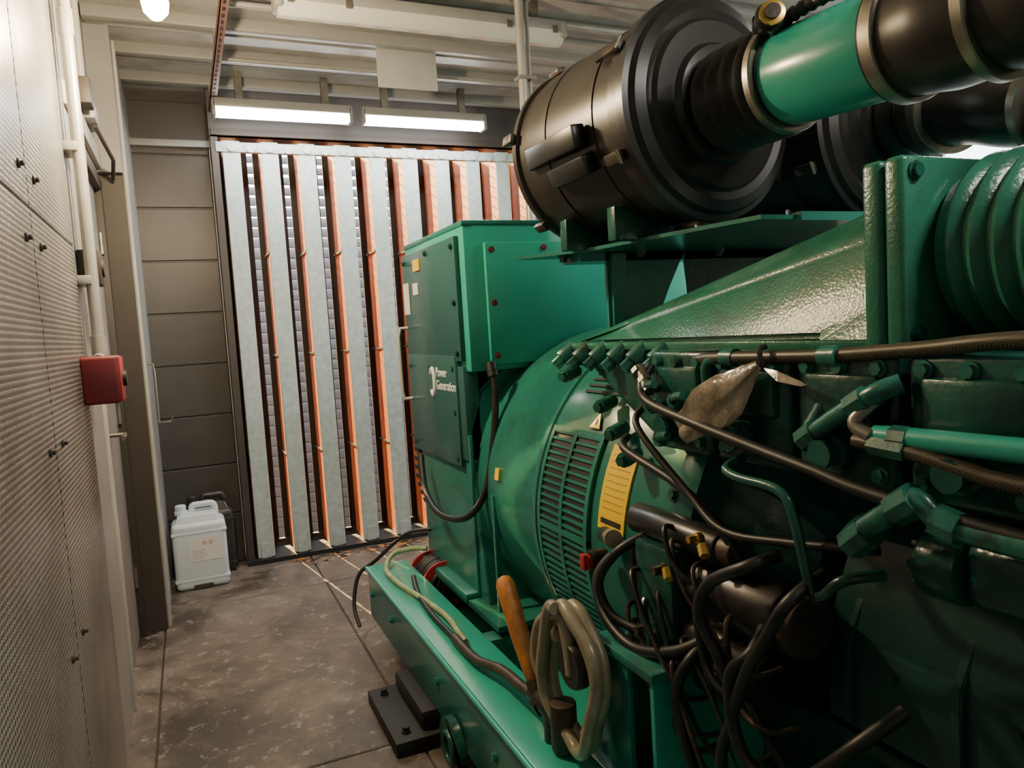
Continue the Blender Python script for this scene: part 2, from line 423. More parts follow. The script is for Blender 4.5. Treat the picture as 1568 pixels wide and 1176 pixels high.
LX,LYY,LZ=0.006,2.6,2.45
b=B("ceiling_lamp")
b.cyl((LX,LYY,LZ+0.08),(LX,LYY,2.951),0.010,GREYP)
b.lathe((LX,LYY,LZ+0.13),(LX,LYY,LZ+0.03),[(0,0.015),(0.01,0.03),(0.04,0.036),(0.06,0.034),(0.08,0.03)],GREYP)
b.lathe((LX,LYY,LZ+0.07),(LX,LYY,LZ-0.05),[(0,0.022),(0.02,0.034),(0.05,0.041),(0.08,0.036),(0.10,0.018),(0.108,0)],BULB,seg=24)
b.done()

def fitting(name,x0,x1,y,z,lit,w=0.055,col=(1,0.94,0.81)):
    b=B(name)
    b.box((x0,y-w,z),(x1,y+w,z+0.05),GREYP,bev=0.008)
    for xx in (x0+0.15,x1-0.15): b.box((xx-0.02,y-0.02,z+0.045),(xx+0.02,y+0.02,ZC+0.001),STEEL)
    if lit:
        b.box((x0+0.01,y-w+0.008,z-0.045),(x1-0.01,y+w-0.008,z+0.002),TUBE,bev=0.012)
        b.box((x0-0.004,y-w,z-0.05),(x0+0.016,y+w,z+0.04),GREYP,bev=0.004)
        b.box((x1-0.016,y-w,z-0.05),(x1+0.004,y+w,z+0.04),GREYP,bev=0.004)
    else:
        b.prism([(y-w,z+0.005),(y-w+0.012,z-0.035),(y-0.02,z-0.055),(y+0.02,z-0.055),(y+w-0.012,z-0.035),(y+w,z+0.005)],'x',x0+0.01,x1-0.01,DIFF,bev=0.004)
        for xx in (x0+0.06,x0+0.3,x1-0.3,x1-0.06): b.box((xx-0.012,y-w-0.006,z-0.012),(xx+0.012,y-w+0.004,z+0.02),STEEL)
        b.box((x0-0.005,y-w-0.004,z-0.03),(x0+0.03,y+w+0.004,z+0.04),GREYP,bev=0.01)
        b.box((x1-0.03,y-w-0.004,z-0.03),(x1+0.005,y+w+0.004,z+0.04),GREYP,bev=0.01)
    b.done()
    if lit:
        L=bpy.data.lights.new(name+"_lamp",'AREA'); L.shape='RECTANGLE'; L.size=x1-x0-0.05; L.size_y=0.08; L.energy=lit; L.color=col
        o=bpy.data.objects.new(name+"_lamp",L); scene.collection.objects.link(o); o.location=((x0+x1)/2,y,z-0.055)
fitting("fluorescent_light",0.255,1.044,4.6,2.74,12,0.05,(1,0.98,0.92))
fitting("fluorescent_light",1.11,1.92,4.6,2.74,12,0.05,(1,0.98,0.92))
fitting("fluorescent_light",0.46,1.81,3.28,2.80,0)
fitting("fluorescent_light",1.1,2.4,-0.25,2.84,66)
fitting("fluorescent_light",2.6,3.8,1.6,2.84,50)  # unseen fitting, added to light the engine's right side
for nm,(x0,y,z,r) in enumerate(((1.83,3.28,2.85,0.018),(0.3,3.50,2.87,0.014),(0.3,3.03,2.925,0.008),(0.3,4.18,2.87,0.012))):
    b=B("conduit_pipe"); b.cyl((x0,y,z),(XR,y,z),r,CONDUIT); b.done()
# supply conduit dropping from the ceiling onto the terminal box
b=B("conduit_pipe")
b.cyl((1.49,3.08,1.797),(1.49,3.08,2.949),0.019,CONDUIT)
b.cyl((1.53,3.09,1.797),(1.53,3.09,2.949),0.010,CONDUIT)
b.cyl((1.49,3.08,1.797),(1.49,3.08,1.83),0.028,STEEL)
for z in (2.1,2.5,2.85): b.box((1.465,3.055,z),(1.55,3.115,z+0.015),STEEL)
b.done()
b=B("ceiling_panel")
b.box((1.065,3.975,2.72),(1.40,3.985,2.93),WHITEP,bev=0.003)
for xx in (1.12,1.34): b.box((xx,3.985,2.85),(xx+0.02,3.99,2.951),STEEL)
b.done()
b=B("ceiling_rail")
b.box((0.25,1.2,2.79),(0.285,4.86,2.795),REDR)
b.box((0.25,1.2,2.79),(0.255,4.86,2.83),REDR)
yy=1.25
while yy<4.85:
    b.box((0.262,yy,2.786),(0.273,yy+0.03,2.791),DARK); yy+=0.07
for yy in (1.5,2.7,3.9,4.7): b.box((0.25,yy,2.82),(0.262,yy+0.03,2.951),STEEL)
b.done()

# ------------------------------------------------------------------ jerrycans
def jerry(name,cx,cy,w,dp,h,mat,label=True):
    b=B(name)
    b.box((cx-w/2,cy-dp/2,0.0),(cx+w/2,cy+dp/2,h*0.80),mat,bev=0.03,seg=4)
    b.hull([(cx+sx*(w/2-0.008),cy+sy*(dp/2-0.008),h*0.72) for sx in(-1,1) for sy in(-1,1)]+
           [(cx+sx*(w/2-0.045),cy+sy*(dp/2-0.035),h*0.90) for sx in(-1,1) for sy in(-1,1)],mat,bev=0.012)
    b.tube([(cx-w*0.10,cy,h*0.87),(cx-w*0.08,cy,h*0.965),(cx+w*0.08,cy,h*0.975),(cx+w*0.30,cy,h*0.965),(cx+w*0.34,cy,h*0.86)],0.018,mat,seg=12)
    b.lathe((cx-w*0.30,cy-0.0,h*0.88),(cx-w*0.30,cy,h),[(0,0.035),(0.02,0.035),(0.022,0.03),(0.05,0.03),(0.055,0.024)],mat,seg=20)
    for zz in (0.10,0.66):
        b.box((cx-w/2-0.003,cy-dp/2-0.003,h*zz),(cx+w/2+0.003,cy+dp/2+0.003,h*zz+0.018),mat,bev=0.006)
    b.box((cx-w*0.18,cy-dp/2-0.004,0.0),(cx+w*0.18,cy-dp/2+0.01,0.03),JAMB,bev=0.004)
    if label:
        b.box((cx-w*0.20,cy-dp/2-0.0035,h*0.34),(cx+w*0.40,cy-dp/2-0.001,h*0.62),LABELW)
        for i in range(5):
            b.box((cx-w*0.16,cy-dp/2-0.0045,h*(0.37+i*0.024)),(cx+w*(0.05+0.03*(i%3)),cy-dp/2-0.003,h*(0.374+i*0.024)),GREYP)
        for k in (0.05,0.17):
            b.box((cx+w*k,cy-dp/2-0.0045,h*0.535),(cx+w*(k+0.06),cy-dp/2-0.003,h*0.57),REDB,rot=R('Y',45))
            b.box((cx+w*k+0.003,cy-dp/2-0.0055,h*0.535+0.003),(cx+w*(k+0.06)-0.003,cy-dp/2-0.0035,h*0.57-0.003),LABELW,rot=R('Y',45))
    return b.done()
jerry("jerrycan",-0.022,4.66,0.29,0.21,0.485,JERRY)
jerry("jerrycan",0.040,4.88,0.28,0.16,0.49,pmat("jerrycan_smoked",(0.03,0.028,0.026),rough=0.35),label=False)

# ================================================================== GENERATOR SET
G=empty("diesel_generator_set")
CX,CZ=1.55,0.79
b=B("skid_base",G)
for x0,x1 in ((0.67,0.85),(2.25,2.43)):
    b.box((x0,-1.6,0.12),(x0+0.02,3.3,0.35),GREEN,bev=0.004)
    b.box((x0,-1.6,0.335),(x1,3.3,0.352),GREENL,bev=0.004)
    b.box((x0,-1.6,0.12),(x1,3.3,0.137),GREEN,bev=0.004)
    b.box((x1-0.02,-1.6,0.12),(x1,3.3,0.35),GREEN)
b.tube([(0.665,3.3,0.345),(0.665,0,0.345),(0.665,-1.6,0.345)],0.008,GREENL,smooth=False)
for y in (3.22,2.3,1.35,0.4,-0.6,-1.5):
    b.box((0.69,y,0.13),(2.41,y+0.08,0.33),GREEN,bev=0.004)
b.box((0.85,2.38,0.165),(2.25,3.25,0.18),GREENL)
b.box((0.85,-1.5,0.16),(2.25,2.3,0.175),GREENL)
for y in (3.24,2.9,2.3,1.8,1.2,0.6):
    b.bolt((0.67,y,0.24),(-1,0,0),0.012,0.010,GREEN)
b.prism([(2.02,0.13),(2.02,0.06)]+[(2.12+0.10*math.cos(a),0.10+0.10*math.sin(a)) for a in [math.radians(180-i*15) for i in range(13)]]+[(2.22,0.06)],'x',0.64,0.665,GREEND)
b.tube([(0.638,2.12+0.045*math.cos(a),0.11+0.045*math.sin(a)) for a in [i*math.pi/8 for i in range(16)]],0.010,GREEND,closed=True,sub=2)
b.done()
b=B("antivibration_mounts",G)
for y in (2.32,0.7,-1.0):
    for x0 in (0.52,2.2):
        b.box((x0,y,0.0),(x0+0.38,y+0.42,0.05),DARK,bev=0.004)
        b.box((x0+0.10,y+0.03,0.05),(x0+0.34,y+0.39,0.12),DARK,bev=0.015)
        b.bolt((x0+0.05,y+0.06,0.05),(0,0,1),0.012,0.02,DARK)
        b.bolt((x0+0.05,y+0.36,0.05),(0,0,1),0.012,0.02,DARK)
b.done()

# ---- alternator
b=B("alternator_body",G)
b.prism([(0.95,0.36),(0.95,1.02),(1.0,1.16),(1.10,1.25),(2.0,1.25),(2.10,1.16),(2.15,1.02),(2.15,0.36)],'y',2.6,3.26,GREEN,bev=0.012)
b.lathe((CX,1.30,CZ),(CX,3.0,CZ),[(0,0.30),(0.0,0.60),(0.03,0.612),(0.06,0.612),(0.062,0.592),(0.40,0.592),(0.41,0.597),(0.74,0.597),(0.745,0.605),(0.77,0.605),(0.80,0.59),(1.32,0.585),(1.33,0.5)],GREEN,seg=128)
b.box((0.90,2.62,0.345),(1.12,3.24,0.385),GREEN,bev=0.006)
b.box((0.94,2.585,0.38),(0.955,2.60,1.0),GREEN,bev=0.004)
b.box((0.90,2.30,0.35),(1.2,2.6,0.37),GREEN)
b.box((0.955,2.42,0.37),(0.975,2.44,0.80),GREEN,bev=0.003)
b.hull([(0.95,2.5,0.36),(1.2,2.5,0.36),(1.15,2.5,0.5),(0.95,2.6,0.36),(1.2,2.6,0.36),(1.15,2.6,0.6),(0.95,2.6,0.9)],GREEN,bev=0.004)
b.done()
b=B("alternator_end_bell",G)
b.lathe((CX,3.22,CZ),(CX,3.7,CZ),[(0,0.60),(0.12,0.60),(0.20,0.57),(0.26,0.48),(0.28,0.3),(0.3,0.2),(0.31,0)],GREEND,seg=64)
for i in range(40):
    a=math.radians(110+i*4)
    c=Vector((CX+0.602*math.cos(a),0,CZ+0.602*math.sin(a)))
    b.box((c.x-0.005,3.27,c.z-0.010),(c.x+0.005,3.36,c.z+0.010),BLK,rot=R('Y',-math.degrees(a)))
b.done()
b=B("alternator_vent_grille",G)
def ring_box(a0,a1,y0,y1,r0,r1,mat,n=1):
    for k in range(n):
        A0=a0+(a1-a0)*k/n; A1=a0+(a1-a0)*(k+1)/n
        P=[(CX+r*math.cos(math.radians(A)),y,CZ+r*math.sin(math.radians(A))) for r in (r0,r1) for A in (A0,A1) for y in (y0,y1)]
        b.hull(P,mat)
A0g,A1g=152,206
ring_box(A0g,A1g,1.73,2.015,0.595,0.602,BLK,14)
for i in range(27):
    a=A0g+i*(A1g-A0g)/26
    ring_box(a-0.38,a+0.38,1.73,2.015,0.599,0.607,GREEN)
for y in (1.72,1.865,2.005): ring_box(A0g-1,A1g+1,y,y+0.018,0.599,0.609,GREEN,14)
for a in (A0g-1.6,(A0g+A1g)/2-.8,A1g): ring_box(a,a+1.6,1.72,2.023,0.599,0.609,GREEN,1)
for i in range(14):
    a=211+i*2.2; ring_box(a-0.4,a+0.4,1.76,1.96,0.596,0.6035,BLK)
for i in range(12):
    a=114+i*2.2; ring_box(a-0.4,a+0.4,1.76,1.96,0.596,0.6035,BLK)
for a in (140,160,180,200,220):
    b.bolt((CX+0.61*math.cos(math.radians(a)),1.36,CZ+0.61*math.sin(math.radians(a))),(math.cos(math.radians(a)),0,math.sin(math.radians(a))),0.012,0.012,GREEND)
b.done()
b=B("warning_labels",G)
ring_box(152,173.5,1.555,1.68,0.590,0.5975,YEL,6)
for i in range(9): ring_box(154.4+i*1.7,154.65+i*1.7,1.57,1.665,0.596,0.5982,YELD)
ring_box(170.7,172.0,1.57,1.665,0.596,0.5982,BLK)
ring_box(169,173,2.37,2.405,0.586,0.594,YEL,2)
def tri(y,a,s,r=0.606):
    A=math.radians(a); c=Vector((CX+(r+0.002)*math.cos(A),y,CZ+(r+0.002)*math.sin(A)))
    up=Vector((-math.sin(A),0,math.cos(A)))*(-1); nrm=Vector((math.cos(A),0,math.sin(A))); rt=Vector((0,-1,0))
    if up.z<0: up=-up
    def T(sz,off,m):
        t=[c+nrm*off+rt*(-sz)+up*(-sz*0.6),c+nrm*off+rt*sz+up*(-sz*0.6),c+nrm*off+up*sz*1.1]
        b.hull([p for p in t]+[p+nrm*0.002 for p in t],m)
    T(s*1.12,0.0,BLK); T(s*1.0,0.0015,YEL)
    p=c+nrm*0.005
    b.hull([p+up*s*0.5+rt*0.001,p+up*s*0.5-rt*0.004,p-up*s*0.1+rt*0.006,p-up*s*0.1-rt*0.002,p-up*s*0.4,p+nrm*0.001],BLK)
tri(1.80,147.5,0.028,0.60); tri(1.97,210.5,0.036,0.602)
b.done()

# ---- terminal box
b=B("terminal_box",G)
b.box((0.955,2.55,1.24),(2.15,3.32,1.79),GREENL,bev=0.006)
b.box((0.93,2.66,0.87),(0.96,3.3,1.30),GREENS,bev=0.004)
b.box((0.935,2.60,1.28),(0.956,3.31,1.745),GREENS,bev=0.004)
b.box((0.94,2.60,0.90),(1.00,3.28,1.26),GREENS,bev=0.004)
b.box((1.03,2.528,1.262),(1.92,2.552,1.712),GREENL,bev=0.004)
b.box((0.95,2.545,1.775),(2.16,3.33,1.795),GREEN,bev=0.004)
for (x,z) in ((1.055,1.685),(1.055,1.49),(1.055,1.295),(1.27,1.285),(1.5,1.285),(1.7,1.285),(1.27,1.69),(1.5,1.69)):
    b.bolt((x,2.528,z),(0,-1,0),0.009,0.008,REDP)
for (y,z) in ((2.69,0.90),(2.69,1.08),(2.69,1.25),(3.27,0.90),(3.27,1.25),(2.63,1.31),(2.63,1.5),(2.63,1.71),(2.95,1.72),(3.28,1.71),(2.98,1.25)):
    b.bolt((0.932,y,z),(-1,0,0),0.009,0.008,GREEND)
b.tube([(0.93,3.27,1.10),(0.895,3.275,1.10),(0.885,3.275,1.13),(0.885,3.275,1.38),(0.895,3.275,1.42),(0.93,3.27,1.42)],0.008,WHITEP,smooth=False)
b.box((0.930,3.22,1.48),(0.934,3.30,1.62),LABELW)
b.box((0.930,3.04,1.66),(0.934,3.13,1.71),YEL)
b.box((0.930,3.08,1.56),(0.934,3.15,1.61),LABELW)
b.done()
def text(body,loc,size,mat,parent,name):
    cu=bpy.data.curves.new(name,'FONT'); cu.body=body; cu.size=size; cu.extrude=0.0008; cu.offset=0.0008
    o=bpy.data.objects.new(name,cu); scene.collection.objects.link(o)
    bpy.context.view_layer.update()
    me=bpy.data.meshes.new_from_object(o); bpy.data.objects.remove(o)
    o=bpy.data.objects.new(name,me); scene.collection.objects.link(o); me.materials.append(mat)
    o.matrix_world=Matrix(((0,0,-1,loc[0]),(-1,0,0,loc[1]),(0,1,0,loc[2]),(0,0,0,1)))
    o.parent=parent; return o
text("Power\nGeneration",(0.929,2.90,1.215),0.052,LABELW,G,"lettering")
b=B("emblem",G)
b.tube([(0.929,2.945+0.024*math.cos(a),1.19+0.055*math.sin(a)) for a in [math.radians(40+i*28) for i in range(11)]],0.009,LABELW,seg=8)
b.done()
b=B("terminal_box_cable",G)
b.tube([(1.02,2.50,1.25),(1.02,2.49,1.15),(1.00,2.49,0.98),(0.96,2.50,0.80),(0.90,2.56,0.70),(0.86,2.75,0.68),(0.865,2.95,0.74),(0.90,3.1,0.86)],0.013,CABLE)
b.cyl((1.02,2.5,1.22),(1.02,2.52,1.27),0.02,CABLE)
b.done()

# ---- air cleaner platform
b=B("air_cleaner_platform",G)
b.prism([(0.96,2.12),(1.10,1.92),(1.20,1.30),(2.25,1.30),(2.25,2.15)],'z',1.605,1.615,GREEN)
b.prism([(1.10,2.06),(1.10,1.95),(2.2,1.95),(2.2,2.06)],'z',1.58,1.606,GREEN)
yv0,yv1=1.95,1.962
b.prism([(1.19,1.606),(1.48,1.606),(1.42,1.50),(1.36,1.38),(1.36,1.28),(1.19,1.28)],'y',yv0,yv1,GREEN)
b.prism([(1.48,1.606),(2.15,1.606),(2.15,1.28),(1.62,1.28),(1.50,1.40)],'y',yv0,yv1,GREEND)
b.hull([(1.20,1.93,1.60),(1.25,1.93,1.60),(1.2,1.94,1.3),(1.22,1.94,1.3),(1.2,1.96,1.6),(1.2,1.96,1.3)],GREEN)
for x in (1.08,1.3,1.6,1.9): b.bolt((x,1.93 if x>1.2 else 2.02,1.605),(0,0,-1),0.013,0.02,GREEND)
b.prism([(1.30,1.62),(1.90,1.62),(1.90,1.60),(1.30,1.60)],'y',1.28,1.31,GREEN)
b.done()
def cleaner(p0,p1,name):
    p0=Vector(p0);p1=Vector(p1); L=(p1-p0).length; ax=(p1-p0).normalized()
    b=B(name,G); Rr=0.262
    b.lathe(p0,p1,[(0,0.0),(0,0.17),(0.012,0.19),(0.012,0.225),(0.03,0.25),(0.05,Rr+0.004),(0.07,Rr+0.004),(0.075,Rr-0.006),(0.12,Rr-0.006),(0.125,Rr),(L-0.10,Rr),(L-0.095,Rr+0.012),(L-0.06,Rr+0.012),(L-0.055,Rr)],BROWNP,seg=96)
    b.lathe(p0+ax*(L-0.055),p1,[(0,Rr),(0,Rr+0.018),(0.025,Rr+0.018),(0.03,Rr+0.004),(0.045,Rr-0.005),(0.055,Rr-0.03),(0.05,Rr-0.05),(0.06,Rr-0.06),(0.06,0.15),(0.075,0.14),(0.08,0.11),(0.08,0.0)],BLACKP,seg=96)
    for a in (150,205,265,20,80):
        A=math.radians(a); d=Vector((math.cos(A),0,math.sin(A)))
        c=p0+ax*(L-0.075)+d*(Rr+0.02)
        q=R('Y',-a)
        b.box(c-Vector((0.008,0.035,0.014)),c+Vector((0.008,0.035,0.014)),RUSTS,bev=0.003,rot=q)
        b.cyl(c+Vector((0,-0.03,0))+d*0.008-q@Vector((0,0,0.018)),c+Vector((0,-0.03,0))+d*0.008+q@Vector((0,0,0.018)),0.005,STEEL,seg=10)
        b.box(c-Vector((0.004,-0.03,0.009)),c+Vector((0.004,0.075,0.009)),BLACKP,rot=q)
    for a in (170,230,110):
        A=math.radians(a); d=Vector((math.cos(A),0,math.sin(A))); c=p0+ax*0.065+d*(Rr+0.012)
        b.box(c-Vector((0.008,0.03,0.014)),c+Vector((0.008,0.03,0.014)),RUSTS,bev=0.003,rot=R('Y',-a))
    for (aa,u,hw,hh) in ((188,0.50,0.14,0.030),(203,0.58,0.10,0.026)):
        d=Vector((math.cos(math.radians(aa)),0,math.sin(math.radians(aa))))
        c=p0+ax*(L*u)+d*(Rr+0.014)
        q=R('Y',-aa)
        b.box(c-Vector((0.020,hw,hh)),c+Vector((0.020,hw,hh)),BLACKP,bev=0.006,rot=q)
    for dd in (0.2,0.42):
        b.lathe(p0+ax*dd,p0+ax*(dd+0.03),[(0,Rr),(0,Rr+0.003),(0.03,Rr+0.003),(0.03,Rr)],BROWNP,seg=64)
    for dd in (0.17,0.40):
        c=p0+ax*(dd+0.015)
        b.box((c.x-0.18,c.y-0.02,1.61),(c.x+0.18,c.y+0.02,1.70),GREEND,bev=0.004)
    b.done()
cleaner((1.20,2.12,1.905),(1.262,1.50,1.915),"air_cleaner_a")
cleaner((1.84,2.12,1.905),(1.88,1.50,1.905),"air_cleaner_b")

b=B("intake_pipework",G)
def ribbed(p0,p1,r,n,mat,amp=0.008):
    p0=Vector(p0);p1=Vector(p1);L=(p1-p0).length
    pr=[(0,r)]; m=n*8
    for i in range(m+1):
        pr.append((L*(0.08+0.84*i/m), r+amp*(0.5-0.5*math.cos(2*math.pi*i/8))))
    pr.append((L,r)); b.lathe(p0,p1,pr,mat,seg=56)
def clamp(p,ax,r,w=0.022,mat=STEEL):
    p=Vector(p);ax=Vector(ax).normalized()
    b.lathe(p-ax*w/2,p+ax*w/2,[(0,r-0.01),(0,r+0.003),(0.003,r+0.005),(w-0.003,r+0.005),(w,r+0.003),(w,r-0.01)],mat,seg=56)
    b.box(p+Vector((-0.03,-w/2,r+0.002)),p+Vector((0.03,w/2,r+0.02)),mat,bev=0.003)
ribbed((1.262,1.49,1.912),(1.25,1.24,1.903),0.106,4,RUBBER,0.018)
clamp((1.251,1.262,1.904),(0,1,0.02),0.114)
b.cyl((1.25,1.30,1.904),(1.252,0.90,1.878),0.102,GREENL,seg=56,bev=0.003)
clamp((1.252,0.965,1.882),(0.0,1,0.06),0.113,0.03)
b.tube([(1.252,0.985,1.883),(1.253,0.90,1.878),(1.258,0.78,1.872),(1.29,0.66,1.868),(1.38,0.55,1.86),(1.52,0.48,1.84)],0.109,RUBBER,seg=44,ribs=4,ribamp=0.006,sub=14)
clamp((1.258,0.80,1.873),(-0.03,1,0.04),0.118,0.022)
O=Vector((0.0,-0.06,0.006))
b.cyl(Vector((1.19,1.33,1.98))+O,Vector((1.165,1.30,2.005))+O,0.02,BLACKP)
b.lathe(Vector((1.18,1.30,1.995))+O,Vector((1.13,1.22,2.005))+O,[(0,0.02),(0.01,0.03),(0.03,0.032),(0.034,0.032),(0.04,0.026),(0.045,0.0)],BLACKP,seg=28)
b.lathe(Vector((1.158,1.265,1.9995))+O,Vector((1.13,1.22,2.005))+O,[(0,0.02),(0.005,0.026),(0.010,0.026),(0.012,0.02),(0.012,0)],BRASS,seg=28)
b.lathe(Vector((1.150,1.252,2.001))+O,Vector((1.13,1.22,2.005))+O,[(0,0.016),(0.002,0.016),(0.003,0.0)],RUSTS,seg=28)
b.tube([(1.2,1.26,1.99),(1.2,1.17,2.005),(1.22,1.07,2.01),(1.27,0.98,2.005)],0.012,RUBBER,ribs=14,ribamp=0.004,seg=16,sub=16)
ribbed((1.88,1.49,1.905),(1.85,1.32,1.90),0.10,2,RUBBER,0.02)
b.tube([(1.85,1.34,1.90),(1.81,1.2,1.87),(1.76,1.05,1.83),(1.72,0.9,1.78),(1.66,0.76,1.74),(1.62,0.62,1.72)],0.098,RUBBER,seg=36,ribs=3,ribamp=0.008,sub=14)
clamp((1.835,1.30,1.893),(0.25,1,0.2),0.115,0.035)
clamp((1.74,0.98,1.81),(0.4,1,0.3),0.115,0.03)
b.done()

# ---- charge-air manifold
b=B("charge_air_manifold",G)
b.hull([(1.04,1.90,1.335),(1.34,1.90,1.335),(1.07,1.90,1.352),(1.32,1.90,1.352),
        (1.035,0.875,1.345),(1.42,0.875,1.345),(1.075,0.875,1.515),(1.13,0.875,1.580),(1.38,0.875,1.59),(1.42,0.875,1.5)],GREENC,bev=0.012)
b.box((1.02,0.86,1.322),(1.42,1.93,1.342),GREENC,bev=0.004)
b.hull([(1.025,0.875,1.34),(1.06,0.875,1.34),(1.025,0.98,1.34),(1.06,0.98,1.34),(1.05,0.875,1.40),(1.06,0.875,1.40),(1.055,1.0,1.38)],GREENC,bev=0.003)
for (y0,y1) in ((0.838,0.875),(0.797,0.834)):
    b.box((1.015,y0,1.315),(1.42,y1,1.625),GREENC,bev=0.010,seg=3)
for z in (1.35,1.60):
    for x in (1.04,1.39): b.bolt((x,0.797,z),(0,-1,0),0.011,0.010,GREEND)
ribp=[(0,0.11),(0.015,0.135)]
for i in range(7):
    o=0.03+i*0.036; ribp+=[(o,0.138),(o+0.008,0.148),(o+0.016,0.152),(o+0.024,0.148),(o+0.032,0.138)]
ribp+=[(0.33,0.12),(0.45,0.12)]
b.lathe((1.20,0.80,1.475),(1.20,0.2,1.475),ribp,GREENC,seg=72)
b.done()

# ---- engine block
b=B("engine_block",G)
prof=[(1.55,1.42),(1.30,1.40),(1.12,1.325),(1.03,1.325),(1.03,1.10),(1.13,0.98),(1.20,0.86),(1.16,0.66),(1.10,0.62),(1.12,0.44),(1.22,0.33),
      (1.88,0.33),(1.98,0.44),(2.0,0.62),(1.94,0.66),(1.90,0.86),(1.97,0.98),(2.07,1.10),(2.07,1.325),(1.98,1.325),(1.80,1.40)]
b.prism(prof,'y',-1.3,1.42,GREEND,bev=0.01)
b.lathe((CX,1.10,CZ),(CX,1.42,CZ),[(0,0.42),(0.05,0.46),(0.1,0.5),(0.26,0.54),(0.28,0.58),(0.31,0.58)],GREEND,seg=72)
y=1.44
while y>-0.6:
    b.box((0.985,y-0.205,1.10),(1.10,y,1.325),GREEND,bev=0.014,seg=3)
    b.box((0.970,y-0.18,1.20),(1.0,y-0.03,1.29),GREEND,bev=0.01)
    for dz in (1.13,1.30):
        for dy in (0.03,0.10,0.175): b.bolt((0.985,y-dy,dz),(-1,0,0),0.011,0.012,GREENF)
    b.lathe((0.97,y-0.10,1.16),(0.93,y-0.10,1.16),[(0,0.030),(0.012,0.030),(0.013,0.020),(0.03,0.020),(0.031,0.024),(0.04,0.024)],GREEND,seg=20)
    y-=0.222
for i in range(6):
    yb=1.90-i*0.092
    b.cyl((1.04,yb,1.33),(0.998,yb+0.01,1.295),0.024,GREENF,seg=18,bev=0.003)
    b.cyl((1.005,yb+0.008,1.301),(0.978,yb+0.014,1.278),0.017,GREENF,seg=6)
b.hull([(1.05,1.92,1.325),(1.35,1.92,1.325),(1.05,1.4,1.325),(1.35,1.4,1.325),(1.25,1.85,1.10),(1.05,1.42,1.05),(1.35,1.42,1.0),(1.35,1.8,1.05)],GREEND,bev=0.008)
for p in ((1.03,1.88,1.26),(1.06,1.74,1.18),(1.03,1.64,1.12),(1.0,1.54,1.07)):
    b.cyl(p,(p[0]-0.05,p[1]-0.02,p[2]-0.01),0.020,GREENF,seg=14,bev=0.003); b.bolt((p[0]-0.05,p[1]-0.02,p[2]-0.01),(-1,-.3,-.1),0.014,0.018,GREENF)
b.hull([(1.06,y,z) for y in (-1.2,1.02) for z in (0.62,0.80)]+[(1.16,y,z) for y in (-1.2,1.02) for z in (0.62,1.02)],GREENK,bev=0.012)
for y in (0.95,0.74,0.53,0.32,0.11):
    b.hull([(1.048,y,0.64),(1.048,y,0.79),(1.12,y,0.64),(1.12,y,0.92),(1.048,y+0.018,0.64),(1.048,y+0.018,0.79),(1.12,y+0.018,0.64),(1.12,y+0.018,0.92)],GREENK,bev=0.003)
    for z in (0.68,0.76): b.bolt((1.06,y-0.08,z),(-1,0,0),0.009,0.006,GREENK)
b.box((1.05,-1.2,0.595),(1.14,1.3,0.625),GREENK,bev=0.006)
y=1.25
while y>-1.1:
    b.bolt((1.075,y,0.60),(0,0,-1),0.010,0.014,GREENK); y-=0.09
for y in (0.9,0.5,0.1): b.hull([(1.10,y,0.45),(1.10,y,0.60),(1.22,y,0.35),(1.10,y+0.02,0.45),(1.10,y+0.02,0.60),(1.22,y+0.02,0.35)],GREENK)
b.done()
b=B("oil_cooler_housing",G)
b.box((0.99,-0.4,0.95),(1.12,0.70,1.06),GREEND,bev=0.03,seg=4)
b.cyl((1.03,0.70,1.0),(1.03,0.77,1.0),0.055,GREEND,seg=32,bev=0.01)
for i in range(8):
    a=i*math.pi/4; b.bolt((1.03+0.042*math.cos(a),0.77,1.0+0.042*math.sin(a)),(0,1,0),0.007,0.008,GREEND)
b.done()
b=B("turbocharger",G)
b.lathe((1.55,0.55,1.62),(1.55,0.15,1.62),[(0,0.09),(0.03,0.13),(0.08,0.19),(0.14,0.2),(0.2,0.17),(0.24,0.12),(0.35,0.11)],RUSTS,seg=48)
b.box((1.3,0.1,1.38),(1.9,0.8,1.5),GREEND,bev=0.03)
b.done()

b=B("engine_mount_bracket",G)
b.box((0.83,1.36,0.35),(0.845,1.50,0.66),GREEN,bev=0.003)
b.box((0.83,1.26,0.35),(1.12,1.275,0.64),GREENL,bev=0.003)
b.box((0.83,1.47,0.35),(1.12,1.485,0.66),GREENL,bev=0.003)
b.box((0.82,1.25,0.64),(1.16,1.50,0.662),GREEN,bev=0.004)
b.box((0.80,1.22,0.350),(1.16,1.53,0.368),GREEN,bev=0.004)
b.bolt((0.90,1.3,0.662),(0,0,1),0.014,0.02,RUSTS)
b.done()

b=B("starter_motors",G)
b.cyl((0.95,1.47,0.93),(0.95,1.16,0.93),0.036,BLACKP,seg=28,bev=0.004)
b.cyl((0.95,1.18,0.93),(0.95,1.12,0.93),0.03,RUSTS,seg=24,bev=0.004)
b.cyl((0.99,1.47,0.82),(0.99,1.02,0.82),0.068,BLACKP,seg=36,bev=0.006)
b.cyl((0.99,1.02,0.82),(0.99,0.98,0.82),0.060,RUSTS,seg=36,bev=0.01)
b.cyl((0.96,1.40,0.72),(0.96,1.05,0.71),0.045,BLACKP,seg=28,bev=0.004)
b.cyl((0.99,1.48,0.64),(0.99,1.1,0.64),0.06,RUSTS,seg=32,bev=0.006)
for z in (0.82,0.64): b.lathe((0.99,1.32,z),(0.99,1.28,z),[(0,.06),(0,.073),(.04,.073),(.04,.06)],BLACKP,seg=36)
b.box((0.90,1.28,0.60),(0.96,1.42,0.90),GREEND,bev=0.01)
